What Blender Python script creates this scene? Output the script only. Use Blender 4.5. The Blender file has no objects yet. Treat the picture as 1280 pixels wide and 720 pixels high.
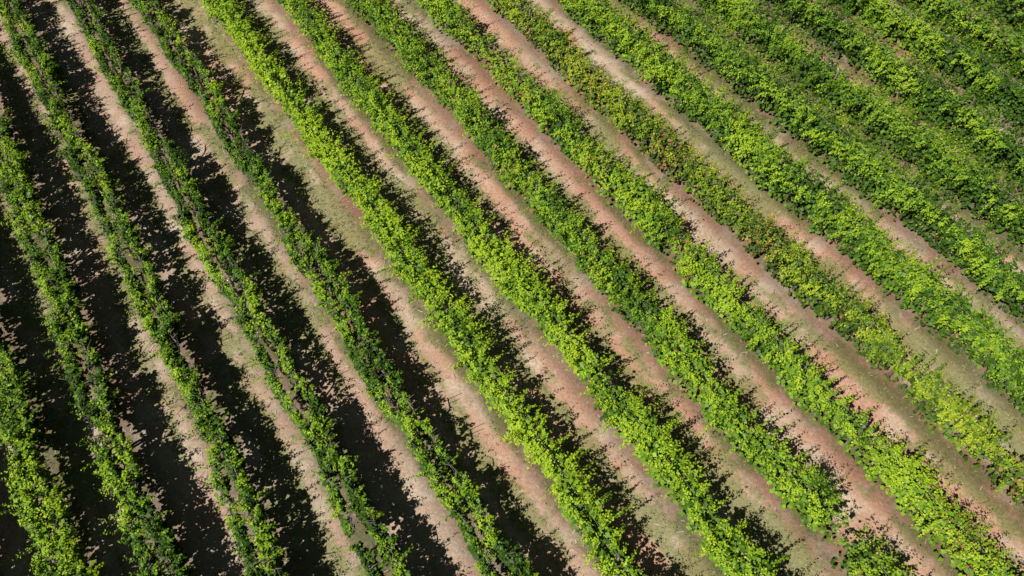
import bpy, math
import numpy as np
from mathutils import Vector, Matrix
rng = np.random.default_rng(11)
scene = bpy.context.scene
scene.view_settings.view_transform = 'Standard'
scene.view_settings.look = 'None'
scene.view_settings.exposure = 0
COL = scene.collection

# ------------------------------------------------------------ site layout
CAM_H = 20.6
AZ = math.radians(35.3)
NX, NY = math.cos(AZ), math.sin(AZ)      # across the rows
DX, DY = -math.sin(AZ), math.cos(AZ)     # along the rows
def to_world(c, s):
    return c*NX + s*DX, c*NY + s*DY

# ------------------------------------------------------------ noise helpers
class VNoise:
    def __init__(self, seed):
        self.t = np.random.default_rng(seed).random((256, 256))
    def __call__(self, x, y):
        xi = np.floor(x).astype(int); yi = np.floor(y).astype(int)
        fx = x-xi; fy = y-yi
        fx = fx*fx*(3-2*fx); fy = fy*fy*(3-2*fy)
        t = self.t
        a = t[xi % 256, yi % 256]; b = t[(xi+1) % 256, yi % 256]
        c = t[xi % 256, (yi+1) % 256]; d = t[(xi+1) % 256, (yi+1) % 256]
        return (a*(1-fx)+b*fx)*(1-fy)+(c*(1-fx)+d*fx)*fy
    def fbm(self, x, y, o=4):
        v = 0; amp = .5; tot = 0
        for i in range(o):
            v = v+amp*self(x*2**i+17.3*i, y*2**i+5.1*i); tot += amp; amp *= .55
        return v/tot
n1, n2, n3, n4 = VNoise(1), VNoise(2), VNoise(3), VNoise(4)
def sstep(a, b, x):
    t = np.clip((x-a)/(b-a), 0, 1); return t*t*(3-2*t)

# ------------------------------------------------------------ rows
def cx(x0): return (x0-640)*.02775+15.38
# (x0, half width, top height, shoots per metre, yellow, dark, rust, openness, curtain half gap, bend)
ROWS = [
 (-330, .26, 1.95, 48, .54, .15, .0, .20, .22, .3),
 (-245, .26, 1.95, 48, .54, .15, .0, .20, .22, .4),
 (-162, .25, 1.95, 48, .58, .12, .0, .25, .22, .50),
 (-80,  .20, 1.88, 46, .54, .17, .0, .42, .26, .65),
 (6,    .150, 1.80, 44, .50, .20, .0, .52, .28, .75),
 (95,   .150, 1.78, 44, .46, .22, .0, .52, .28, .72),
 (180,  .155, 1.80, 45, .46, .22, .0, .52, .26, .55),
 (272,  .57, 2.08, 54, .88, .05, .0, .18, 0, .46),
 (365,  .58, 2.08, 54, .78, .08, .0, .18, 0, .47),
 (460,  .59, 2.05, 54, .62, .18, .02, .20, 0, .47),
 (550,  .57, 2.0, 52, .76, .10, .04, .28, 0, .40),
 (640,  .58, 1.9, 50, .66, .16, .08, .36, 0, .26),
 (732,  .80, 2.05, 64, .60, .15, .01, .06, 0, .12),
 (825,  .83, 2.05, 64, .54, .22, .0, .05, 0, .06),
 (912,  .85, 2.05, 64, .50, .28, .0, .05, 0, 0),
 (1002, .85, 2.05, 64, .50, .30, .0, .05, 0, 0),
 (1092, .85, 2.05, 62, .50, .30, .0, .05, 0, 0),
 (1182, .85, 2.05, 62, .50, .30, .0, .05, 0, 0),
 (1272, .85, 2.05, 58, .50, .30, .0, .05, 0, 0),
 (1362, .85, 2.05, 50, .50, .30, .0, .05, 0, 0),
]
ROWC = np.array([cx(r[0]) for r in ROWS]); BEND = np.array([r[9] for r in ROWS])
def bend_profile(s):
    return np.clip(np.clip((34-s)/27, 0, 3)**1.6, 0, 2.0)
def row_shift(c, s):
    """gentle real-world bend of the rows"""
    s = np.asarray(s, float)
    b = 0.06*np.sin(s*.23+c*.9)+0.04*np.sin(s*.61+c*2.1)
    return b-np.interp(c, ROWC, BEND)*bend_profile(s)

# ------------------------------------------------------------ materials
def new_mat(name):
    m = bpy.data.materials.new(name); m.use_nodes = True
    nt = m.node_tree; nt.nodes.clear()
    out = nt.nodes.new('ShaderNodeOutputMaterial')
    return m, nt, out
def N(nt, t, **kw):
    n = nt.nodes.new(t)
    for k, v in kw.items(): setattr(n, k, v)
    return n
def mixc(nt, fac, a, b, mode='MIX'):
    n = nt.nodes.new('ShaderNodeMix'); n.data_type = 'RGBA'; n.blend_type = mode
    for sock, val in ((n.inputs[0], fac), (n.inputs[6], a), (n.inputs[7], b)):
        if isinstance(val, bpy.types.NodeSocket): nt.links.new(val, sock)
        elif isinstance(val, (int, float)): sock.default_value = val
        else: sock.default_value = (*val, 1)
    return n.outputs[2]
def ramp(nt, inp, p0, p1):
    n = nt.nodes.new('ShaderNodeMapRange'); n.inputs[1].default_value = p0; n.inputs[2].default_value = p1
    nt.links.new(inp, n.inputs[0]); return n.outputs[0]
def noise(nt, vec, scale, detail=4, rough=.6):
    n = nt.nodes.new('ShaderNodeTexNoise'); n.inputs['Scale'].default_value = scale
    n.inputs['Detail'].default_value = detail; n.inputs['Roughness'].default_value = rough
    nt.links.new(vec, n.inputs['Vector']); return n.outputs['Fac']

def leaf_material():
    m, nt, out = new_mat('vine_leaf')
    at = N(nt, 'ShaderNodeAttribute', attribute_name='leafcol')
    col = at.outputs['Color']
    p = N(nt, 'ShaderNodeBsdfPrincipled'); p.inputs['Roughness'].default_value = .48
    p.inputs['Specular IOR Level'].default_value = .18
    nt.links.new(col, p.inputs['Base Color'])
    t = N(nt, 'ShaderNodeBsdfTranslucent')
    tc = mixc(nt, 1.0, col, (1.1, 1.25, .5), 'MULTIPLY'); nt.links.new(tc, t.inputs['Color'])
    mx = N(nt, 'ShaderNodeMixShader'); mx.inputs[0].default_value = .09
    nt.links.new(p.outputs[0], mx.inputs[1]); nt.links.new(t.outputs[0], mx.inputs[2])
    nt.links.new(mx.outputs[0], out.inputs[0]); return m
def attr_mat(name, attr, rough=.8):
    m, nt, out = new_mat(name)
    at = N(nt, 'ShaderNodeAttribute', attribute_name=attr)
    p = N(nt, 'ShaderNodeBsdfDiffuse')
    nt.links.new(at.outputs['Color'], p.inputs['Color'])
    nt.links.new(p.outputs[0], out.inputs[0]); return m
def wood_mat(name, a, b, rough=.85):
    m, nt, out = new_mat(name)
    tc = N(nt, 'ShaderNodeTexCoord')
    mp = N(nt, 'ShaderNodeMapping'); mp.inputs['Scale'].default_value = (1, 1, .15)
    nt.links.new(tc.outputs['Object'], mp.inputs[0])
    f = ramp(nt, noise(nt, mp.outputs[0], 40, 5), .3, .7)
    p = N(nt, 'ShaderNodeBsdfPrincipled'); p.inputs['Roughness'].default_value = rough
    nt.links.new(mixc(nt, f, a, b), p.inputs['Base Color'])
    nt.links.new(p.outputs[0], out.inputs[0]); return m
def soil_mat():
    m, nt, out = new_mat('soil')
    g = N(nt, 'ShaderNodeNewGeometry'); P = g.outputs['Position']
    at = N(nt, 'ShaderNodeAttribute', attribute_name='gcol')
    fine = ramp(nt, noise(nt, P, 10, 5, .7), .3, .7)
    grit = ramp(nt, noise(nt, P, 55, 2, .7), .35, .65)
    c1 = mixc(nt, fine, (.72, .72, .71), (1.24, 1.22, 1.20))
    c2 = mixc(nt, grit, (.85, .85, .86), (1.15, 1.15, 1.13))
    c = mixc(nt, 1.0, at.outputs['Color'], c1, 'MULTIPLY')
    c = mixc(nt, 1.0, c, c2, 'MULTIPLY')
    p = N(nt, 'ShaderNodeBsdfDiffuse')
    nt.links.new(c, p.inputs['Color'])
    bu = N(nt, 'ShaderNodeBump'); bu.inputs['Strength'].default_value = .5; bu.inputs['Distance'].default_value = .05
    nt.links.new(noise(nt, P, 12, 6, .7), bu.inputs['Height'])
    nt.links.new(bu.outputs[0], p.inputs['Normal'])
    nt.links.new(p.outputs[0], out.inputs[0]); return m

M_LEAF = leaf_material()
M_TRUNK = wood_mat('vine_bark', (.10, .08, .065), (.26, .22, .18))
M_POST = wood_mat('weathered_wood', (.16, .14, .12), (.30, .27, .23))
m, nt, out = new_mat('galvanised_wire')
p = N(nt, 'ShaderNodeBsdfPrincipled'); p.inputs['Metallic'].default_value = .8
p.inputs['Roughness'].default_value = .45; p.inputs['Base Color'].default_value = (.45, .45, .45, 1)
nt.links.new(p.outputs[0], out.inputs[0]); M_WIRE = m
M_SOIL = soil_mat()
M_GRASS = attr_mat('grass_blade', 'bladecol')
M_STRAW = attr_mat('dry_straw', 'bladecol')

# ------------------------------------------------------------ fast mesh
def fast_mesh(name, verts, faces, mat, col=None, colname='leafcol'):
    me = bpy.data.meshes.new(name)
    nf, k = faces.shape
    me.vertices.add(len(verts)); me.vertices.foreach_set('co', verts.astype(np.float32).ravel())
    me.loops.add(nf*k); me.loops.foreach_set('vertex_index', faces.astype(np.int32).ravel())
    me.polygons.add(nf); me.polygons.foreach_set('loop_start', np.arange(0, nf*k, k, dtype=np.int32))
    me.update(calc_edges=True)
    if col is not None:
        a = me.attributes.new(colname, 'FLOAT_COLOR', 'POINT')
        c4 = np.ones((len(verts), 4), np.float32); c4[:, :3] = col
        a.data.foreach_set('color', c4.ravel())
    me.materials.append(mat)
    return me
def add_obj(name, me, parent=None):
    o = bpy.data.objects.new(name, me); COL.objects.link(o)
    if parent: o.parent = parent
    return o

# ------------------------------------------------------------ ground
def ground_z(x, y):
    return 0.05*(n1.fbm(x*.35, y*.35, 3)-.5)+0.03*(n2.fbm(x*2.1, y*2.1, 3)-.5)
def grass_mask(x, y):
    c = x*NX+y*NY; s = x*DX+y*DY
    cr_ = c+np.interp(c, ROWC, BEND)*bend_profile(s)
    d = np.min(np.abs(cr_[..., None]-ROWC), axis=-1)
    mid = sstep(.95, 1.2, d)-.5*sstep(.5, .65, d)*(1-sstep(.8, .95, d))   # grass down the middle, wheel tracks bare
    g = n3.fbm(c*1.6, s*.22, 4)*.70+n4.fbm(c*3.5+9, s*2.0, 4)*.42
    g = g+mid*.08+.030*sstep(3, 9, c)+.010
    return sstep(.53, .66, g), d, c, s
def axis(lo, hi, step, far):
    inner = np.arange(lo, hi+1e-6, step)
    g = np.array([1, 2.5, 5, 10, 20, 45, 100, 220, far])
    return np.concatenate([lo-g[::-1], inner, hi+g])
ax = axis(-29, 30, .11, 900); ay = axis(-4, 38, .11, 900)
X, Y = np.meshgrid(ax, ay, indexing='ij')
xf, yf = X.ravel(), Y.ravel()
zf = ground_z(xf, yf)
gm, dd, cc, ss = grass_mask(xf, yf)
pink = np.array([.58, .34, .25]); tan = np.array([.55, .41, .31]); grey = np.array([.45, .355, .28])
gr = np.array([.225, .25, .095]); pale = np.array([.67, .56, .45])
a = n1.fbm(cc*.8+40, ss*.2, 4)
left = (1-sstep(-2, 7, cc))[:, None]
base = pink+(tan-pink)*sstep(.40, .62, a)[:, None]
base = base+(grey-base)*left*.65
pl = sstep(.54, .70, n2.fbm(xf*1.7+3, yf*1.7, 4))[:, None]
base = base+(pale-base)*pl*.5
rd = sstep(.50, .66, n4.fbm(xf*.9+13, yf*.9+4, 4))[:, None]
base = base+(np.array([.51, .265, .18])-base)*rd*.55*(1-left*.5)
colr = base+(gr-base)*(gm[:, None]*.74)
row_shade = (1-sstep(.2, .8, dd))[:, None]
colr = colr*(1-.5*row_shade)  # shade under the rows painted into the soil colour
nx_, ny_ = len(ax), len(ay)
i = np.arange(nx_-1)[:, None]*ny_+np.arange(ny_-1)[None, :]
i = i.ravel()
faces = np.stack([i, i+ny_, i+ny_+1, i+1], 1)
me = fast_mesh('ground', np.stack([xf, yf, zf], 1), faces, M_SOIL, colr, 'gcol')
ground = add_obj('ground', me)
ground['kind'] = 'structure'; ground['label'] = 'reddish brown vineyard soil with patches of dry grass'
ground['category'] = 'ground'

# ------------------------------------------------------------ grass tufts & straw (stuff)
def scatter_xy(n):
    c = rng.uniform(-12, 38, n); s = rng.uniform(-12, 44, n)
    x, y = to_world(c, s)
    k = (x > -28) & (x < 29) & (y > 0) & (y < 34)
    return x[k], y[k]
def blades(x, y, h, w, lean, col):
    n = len(x); z = ground_z(x, y)
    th = rng.uniform(0, 2*np.pi, n); ph = rng.uniform(0, 2*np.pi, n)
    L = rng.uniform(.3, 1, n)*lean
    b = np.stack([x, y, z-.005], 1); wv = np.stack([np.cos(th), np.sin(th), 0*th], 1)*(w[:, None]/2)
    tip = b+np.stack([np.cos(ph)*L*h, np.sin(ph)*L*h, h], 1)
    v = np.stack([b-wv, b+wv, tip], 1).reshape(-1, 3)
    f = np.arange(n*3).reshape(-1, 3)
    return v, f, np.repeat(col, 3, 0)
x, y = scatter_xy(150000)
gmk, d, c, s = grass_mask(x, y)
keep = rng.random(len(x)) < (gmk*.9+.03)
x, y, d = x[keep], y[keep], d[keep]
hh = rng.uniform(.03, .10, len(x))
x = np.repeat(x, 4)+rng.normal(0, .035, len(x)*4); y = np.repeat(y, 4)+rng.normal(0, .035, len(y)*4)
n = len(x); r = np.repeat(rng.random(n//4)**1.1, 4)[:, None]
col = np.array([.12, .20, .04])*(1-r)+np.array([.42, .39, .17])*r
v, f, cl = blades(x, y, np.repeat(hh, 4)*rng.uniform(.7, 1.2, n), rng.uniform(.015, .035, n), 1.0, col)
me = fast_mesh('grass', v, f, M_GRASS, cl, 'bladecol')
o = add_obj('grass', me); o['kind'] = 'stuff'; o['label'] = 'short dry grass and weeds between the vine rows'; o['category'] = 'grass'
# straw / prunings
x, y = scatter_xy(60000)
c = x*NX+y*NY
pr = .12+.9*(1-sstep(1, 9, c))*n4.fbm(x*.8, y*.8, 3)**1.2
k = rng.random(len(x)) < pr
x, y = x[k], y[k]; n = len(x)
z = ground_z(x, y)+.008; th = rng.uniform(0, np.pi, n); L = rng.uniform(.05, .20, n); w = rng.uniform(.008, .020, n)
dv = np.stack([np.cos(th), np.sin(th), rng.uniform(-.05, .12, n)], 1)*(L[:, None]/2); wv = np.stack([-np.sin(th), np.cos(th), 0*th], 1)*(w[:, None]/2)
b = np.stack([x, y, z+.01], 1)
v = np.stack([b-dv-wv, b+dv-wv, b+dv+wv, b-dv+wv], 1).reshape(-1, 3)
r = rng.random(n)[:, None]
cl = np.repeat(np.array([.70, .62, .50])*(1-r)+np.array([.36, .28, .20])*r, 4, 0)
me = fast_mesh('straw', v, np.arange(n*4).reshape(-1, 4), M_STRAW, cl, 'bladecol')
o = add_obj('straw', me); o['kind'] = 'stuff'; o['label'] = 'pale straw and vine prunings lying on the soil'; o['category'] = 'straw'

# ------------------------------------------------------------ tubes
def tube(paths, sides=6):
    V = []; F = []; off = 0
    for pts, rad in paths:
        pts = np.array(pts, float); k = len(pts)
        for j in range(k):
            a = pts[min(j+1, k-1)]-pts[max(j-1, 0)]; a /= np.linalg.norm(a)
            ref = np.array([0, 0, 1.]) if abs(a[2]) < .9 else np.array([1., 0, 0])
            u = np.cross(a, ref); u /= np.linalg.norm(u); w = np.cross(a, u)
            for q in range(sides):
                t = 2*math.pi*q/sides
                V.append(pts[j]+rad[j]*(math.cos(t)*u+math.sin(t)*w))
        for j in range(k-1):
            for q in range(sides):
                q2 = (q+1) % sides
                F.append((off+j*sides+q, off+j*sides+q2, off+(j+1)*sides+q2, off+(j+1)*sides+q))
        F.append(tuple(off+(k-1)*sides+q for q in range(sides)))
        off += k*sides
    return V, F
def tube_mesh(name, paths, mat, sides=6):
    V, F = tube(paths, sides)
    me = bpy.data.meshes.new(name); me.from_pydata([tuple(v) for v in V], [], F); me.update()
    me.materials.append(mat)
    for pl_ in me.polygons: pl_.use_smooth = True
    return me
def trunk_mesh(seed, half):
    """one gnarled vine: stem, two arms (crossing to both curtains when half>0) and bare canes; x across, y along"""
    r = np.random.default_rng(seed)
    pts = [(0, 0, -.05)]; rad = [.055]
    for j in range(1, 6):
        pts.append((r.normal(0, .03), r.normal(0, .04), j*.18)); rad.append(.05-.003*j)
    paths = [(pts, rad)]
    top = pts[-1]
    for sgn in (-1, 1):
        q = [top]; rr = [.036]
        for j in range(1, 6):
            lat = sgn*half*min(1, j*.45)
            q.append((lat+r.normal(0, .03), top[1]+sgn*j*.13, top[2]+.05+.07*j*(half > 0)+.05*min(j, 2)+r.normal(0, .02))); rr.append(.034-.003*j)
        paths.append((q, rr))
        for j in range(1, 6):
            b0 = q[j]; sd = r.choice([-1, 1])
            e = (b0[0]+sd*r.uniform(.08, .32), b0[1]+r.normal(0, .14), b0[2]+r.uniform(.1, .35))
            mdl = ((b0[0]+e[0])/2-sd*.04, (b0[1]+e[1])/2, (b0[2]+e[2])/2+.05)
            paths.append(([b0, mdl, e], [.015, .012, .006]))
    return tube_mesh('trunk', paths, M_TRUNK)
TR_S = [trunk_mesh(100+k, 0) for k in range(6)]
TR_W = [trunk_mesh(200+k, .26) for k in range(6)]
POST = tube_mesh('post', [([(0, 0, -.1), (0, 0, .9), (0, 0, 1.50), (0, 0, 1.52)], [.04, .038, .036, .026])], M_POST, 10)

# ------------------------------------------------------------ leaves
LA = np.array([0, .55, 1, .5]); LB = np.array([-.04, .48, .05, -.46]); LC = np.array([.04, .12, -.06, .12])
def strand(r, c0, off, s0, s1, w, h, rate, yel, dark, rust, openn, seed, holes):
    L = s1-s0; n = int(L*rate)
    s = r.uniform(s0, s1, n)
    vig = n3.fbm(s*.75+seed*7.1, np.full(n, seed*1.7), 3)
    fine = n2.fbm(s*2.6+seed*2.1, np.full(n, seed*.7), 2)
    keep = r.random(n) > openn*sstep(.62, .38, vig)
    gap = n4.fbm(s*.45+seed*3.3, np.full(n, seed*2.7), 2)
    keep &= ~((gap < .15+.18*openn) & (r.random(n) < .65))
    bulge = np.ones(n)
    for (a0, a1, kind) in holes:
        inside = (s > a0) & (s < a1)
        if kind == 'gap': keep &= ~(inside & (r.random(n) < .98))
        else: bulge = np.where(inside, 1.3, bulge)
    s, vig, fine, bulge = s[keep], vig[keep], fine[keep], bulge[keep]; n = len(s)
    k = 28
    side = np.where(r.random(n) < .5, -1., 1.)
    wild = r.random(n) < .30
    # long shoots leave the canopy in bunches
    cell = np.round(s/.32); jit = n1(cell*3.7+seed, cell*0+seed*.37)-.5
    sw = cell*.32+jit*.3+r.normal(0, .022, n)
    for (a0, a1, kind) in holes:
        if kind == 'gap': wild &= ~((sw > a0) & (sw < a1))
    s = np.where(wild, sw, s)
    fine2 = n1.fbm(s*2.3+seed*4.4, side*3+seed, 2)
    big = sstep(.28, .72, vig)
    reach = w*(.62+.30*big+.65*(fine2-.5))*r.uniform(.25, 1.05, n)*bulge
    bunch = .45+1.3*n2(cell*2.9+seed*1.3, side*5+11)
    reach = np.where(wild, (w*.76+.18)*bunch*r.uniform(.85, 1.15, n), reach)
    z0 = r.uniform(.45, 1.25, n) if off == 0 else r.uniform(.75, 1.35, n)
    z0 = np.where(wild, np.maximum(z0, .95), z0)
    up = (h-z0)*r.uniform(.45, 1.05, n)*(.77+.20*big+.30*(fine-.5))*np.sqrt(bulge)
    droop = np.where(r.random(n) < .55, r.uniform(.1, 1.0, n), r.uniform(0, .15, n))
    droop = np.where(wild, r.uniform(0, .35, n), droop)
    al = np.where(wild, r.normal(0, .05, n)+jit*.4, r.normal(0, .18, n))
    t = (np.arange(k)[None, :]+r.random((n, k)))/k
    sp_ = np.where(wild, .020, .040)[:, None]
    lat = side[:, None]*reach[:, None]*t**.9+r.normal(0, 1, (n, k))*sp_+r.normal(0, .035, n)[:, None]
    z = z0[:, None]+up[:, None]*(1.25*t-.25*t*t)-droop[:, None]*t**3*.9+r.normal(0, 1, (n, k))*sp_
    ss_ = s[:, None]+al[:, None]*t+r.normal(0, 1, (n, k))*sp_
    lat, z, ss_, tt = lat.ravel(), z.ravel(), ss_.ravel(), t.ravel()
    size = r.uniform(.046, .086, len(lat))*(1-.3*tt**3)
    shoot = np.repeat(r.normal(0, .15, n)+wild*.10, k); sidek = np.repeat(side, k)
    # larger leaves added inside the canopy to block light, shade put in their colour
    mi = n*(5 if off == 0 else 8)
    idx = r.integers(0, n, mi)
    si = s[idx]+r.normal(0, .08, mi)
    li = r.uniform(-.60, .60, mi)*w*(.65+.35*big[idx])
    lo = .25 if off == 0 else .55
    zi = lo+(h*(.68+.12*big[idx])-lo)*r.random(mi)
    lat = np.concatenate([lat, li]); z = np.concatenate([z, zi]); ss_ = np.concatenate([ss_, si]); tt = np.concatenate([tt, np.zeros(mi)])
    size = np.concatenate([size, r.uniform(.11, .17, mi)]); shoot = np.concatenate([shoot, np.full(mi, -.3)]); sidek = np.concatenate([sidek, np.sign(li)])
    z = np.maximum(z, .18)
    m = len(lat)
    wander = .05*np.sin(ss_*1.1+seed*2.2)+.04*np.sin(ss_*2.7+seed)
    if off: wander = wander-off*.75*sstep(.5, .66, n1.fbm(ss_*.35+c0*3.1, ss_*0+c0, 2))   # strands close up here and there
    cw = c0+row_shift(c0, ss_)+lat+off+wander
    out = np.clip(lat/(w+.1), -1.2, 1.2)
    # blades turn partly to the light
    nrm = np.stack([out*.7-.28, r.normal(0, .38, m), np.full(m, .9)], 1)+r.normal(0, .34, (m, 3))
    nrm /= np.linalg.norm(nrm, axis=1)[:, None]
    tipd = np.stack([sidek*.8+r.normal(0, .6, m), r.normal(0, .8, m), r.uniform(-.7, .1, m)], 1)
    tipd -= nrm*(tipd*nrm).sum(1)[:, None]; tipd /= np.linalg.norm(tipd, axis=1)[:, None]
    b = np.cross(nrm, tipd)
    pc = np.stack([cw, ss_, z], 1)
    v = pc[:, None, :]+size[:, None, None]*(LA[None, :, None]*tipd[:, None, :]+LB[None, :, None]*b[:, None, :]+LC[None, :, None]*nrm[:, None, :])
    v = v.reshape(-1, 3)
    cd = np.array([.042, .098, .010]); cm = np.array([.142, .280, .020]); cy = np.array([.37, .52, .025]); cr = np.array([.30, .19, .06])
    patch = n2.fbm(ss_*.7+seed*5, lat*1.5+seed, 3)
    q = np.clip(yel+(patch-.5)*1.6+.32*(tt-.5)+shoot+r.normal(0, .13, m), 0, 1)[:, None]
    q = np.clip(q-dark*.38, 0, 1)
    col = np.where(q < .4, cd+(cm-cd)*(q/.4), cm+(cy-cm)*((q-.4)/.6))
    col = col*r.uniform(.8, 1.18, m)[:, None]
    if rust > .07: col = col*np.array([1.10, .95, 1.0])
    isr = r.random(m) < rust*(.2+3.2*sstep(.5, .7, n1.fbm(ss_*.9+seed, lat*0+3, 2)))
    col = np.where(isr[:, None], cr*r.uniform(.6, 1.2, m)[:, None], col)
    return v, np.repeat(col, 4, 0)

def in_view_range(c):
    """stretch of a row around the filmed part of the field"""
    s = np.arange(-25, 60, .25); x, y = to_world(c+row_shift(c, s), s)
    z = -(CAM_H-1.0)
    th = math.radians(58)
    fwd = y*math.cos(th)+(-z)*math.sin(th)
    upc = y*math.sin(th)+z*math.cos(th)
    ix = 900*x/fwd; iy = 900*upc/fwd
    k = (fwd > 1) & (np.abs(ix) < 640+120) & (np.abs(iy) < 360+110)
    if not k.any(): return None
    return s[k].min()-1.0, s[k].max()+1.0

nleaf = 0
for ri, (x0, w, h, rate, yel, dark, rust, openn, half, bend) in enumerate(ROWS):
    c = cx(x0); rg = in_view_range(c)
    if rg is None: continue
    s0, s1 = rg
    ex, ey = to_world(c, s0)
    root = bpy.data.objects.new('vine_row', None); COL.objects.link(root)
    root.location = (ex, ey, 0); root.rotation_euler = (0, 0, AZ)
    root.empty_display_size = .3
    if w < .18: lab = 'thin uneven strands of trellised grapevines with bare branches showing'
    elif rust > .07: lab = 'olive green grapevine row with some rusty brown leaves'
    elif yel >= .77: lab = 'bright yellow green grapevine row with bushy shoots'
    elif w > .82: lab = 'dense dark green grapevine row on reddish soil'
    elif x0 < 0: lab = 'green grapevine row casting a deep black shadow'
    elif x0 == 460: lab = 'leafy green grapevine row with one small gap in it'
    else: lab = 'full leafy green grapevine row on reddish brown soil'
    root['label'] = lab; root['category'] = 'vine row'; root['group'] = 'parallel grapevine rows of the vineyard'
    r = np.random.default_rng(20+ri)
    holes = [(-1.6, -.85, 'gap'), (-.8, .9, 'bulge')] if x0 == 460 else []
    if half > 0:
        parts = [strand(r, c, o_, s0, s1, w*(1.15 if q_ else .9), h, rate*.62, yel, dark, rust, openn, 20+ri+q_*31, holes) for q_, o_ in enumerate((-half, half))]
    else:
        parts = [strand(r, c, 0, s0, s1, w, h, rate, yel, dark, rust, openn, 20+ri, holes)]
    V = np.concatenate([p_[0] for p_ in parts]); col = np.concatenate([p_[1] for p_ in parts])
    V = V-np.array([c, s0, 0]); F = np.arange(len(V)).reshape(-1, 4)
    nleaf += len(F)
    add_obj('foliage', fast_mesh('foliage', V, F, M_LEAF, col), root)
    r = np.random.default_rng(500+ri)
    sp = s0+.5
    while sp < s1:
        if not (holes and holes[0][0]-.1 < sp < holes[0][1]+.1):
            o = add_obj('trunk', (TR_W if half > 0 else TR_S)[r.integers(6)], root)
            o.location = (float(row_shift(c, sp)), sp-s0, 0); o.rotation_euler = (0, 0, r.choice([0, math.pi])+r.normal(0, .08))
            o.scale = (1, 1, r.uniform(.92, 1.08))
        sp += 1.25+r.normal(0, .04)
    sp = s0+r.uniform(.3, 4)
    while sp < s1:
        o = add_obj('post', POST, root); o.location = (float(row_shift(c, sp)), sp-s0, 0)
        o.rotation_euler = (r.normal(0, .015), r.normal(0, .015), r.uniform(0, 3))
        sp += 6.0
    for wx, hz in ((-half, 1.3), (half, 1.3)) if half > 0 else ((0, 1.05), (0, 1.5)):
        ys = np.arange(s0, s1, 1.0)
        pts = [(float(row_shift(c, q))+wx, q-s0, hz) for q in ys]
        add_obj('wire', tube_mesh('wire', [(pts, [.0025]*len(pts))], M_WIRE, 4), root)
print('leaves', nleaf)

# ------------------------------------------------------------ light
EL = math.radians(51); SAZ = AZ      # shadows fall straight across the rows
sv = Vector((-math.cos(SAZ)*math.cos(EL), -math.sin(SAZ)*math.cos(EL), math.sin(EL)))
sd = bpy.data.lights.new('sun', 'SUN'); sd.energy = 5.0; sd.angle = math.radians(.5); sd.color = (1, .96, .88)
so = bpy.data.objects.new('sun', sd); COL.objects.link(so); so.location = (0, 0, 40)
so.rotation_euler = sv.to_track_quat('Z', 'Y').to_euler()
wd = bpy.data.worlds.new('World'); scene.world = wd; wd.use_nodes = True
nt = wd.node_tree; bg = nt.nodes['Background']; sk = nt.nodes.new('ShaderNodeTexSky')
sk.sky_type = 'NISHITA'; sk.sun_disc = False; sk.sun_elevation = EL; sk.sun_rotation = math.atan2(sv.x, sv.y) % (2*math.pi)
nt.links.new(sk.outputs[0], bg.inputs[0]); bg.inputs[1].default_value = .015

# ------------------------------------------------------------ camera
cd = bpy.data.cameras.new('camera'); cam = bpy.data.objects.new('camera', cd); COL.objects.link(cam)
cd.sensor_width = 36; cd.lens = 36*900/1280; cd.clip_end = 3000
cam.location = (0, 0, CAM_H); cam.rotation_euler = (math.radians(32), 0, 0)
scene.camera = cam
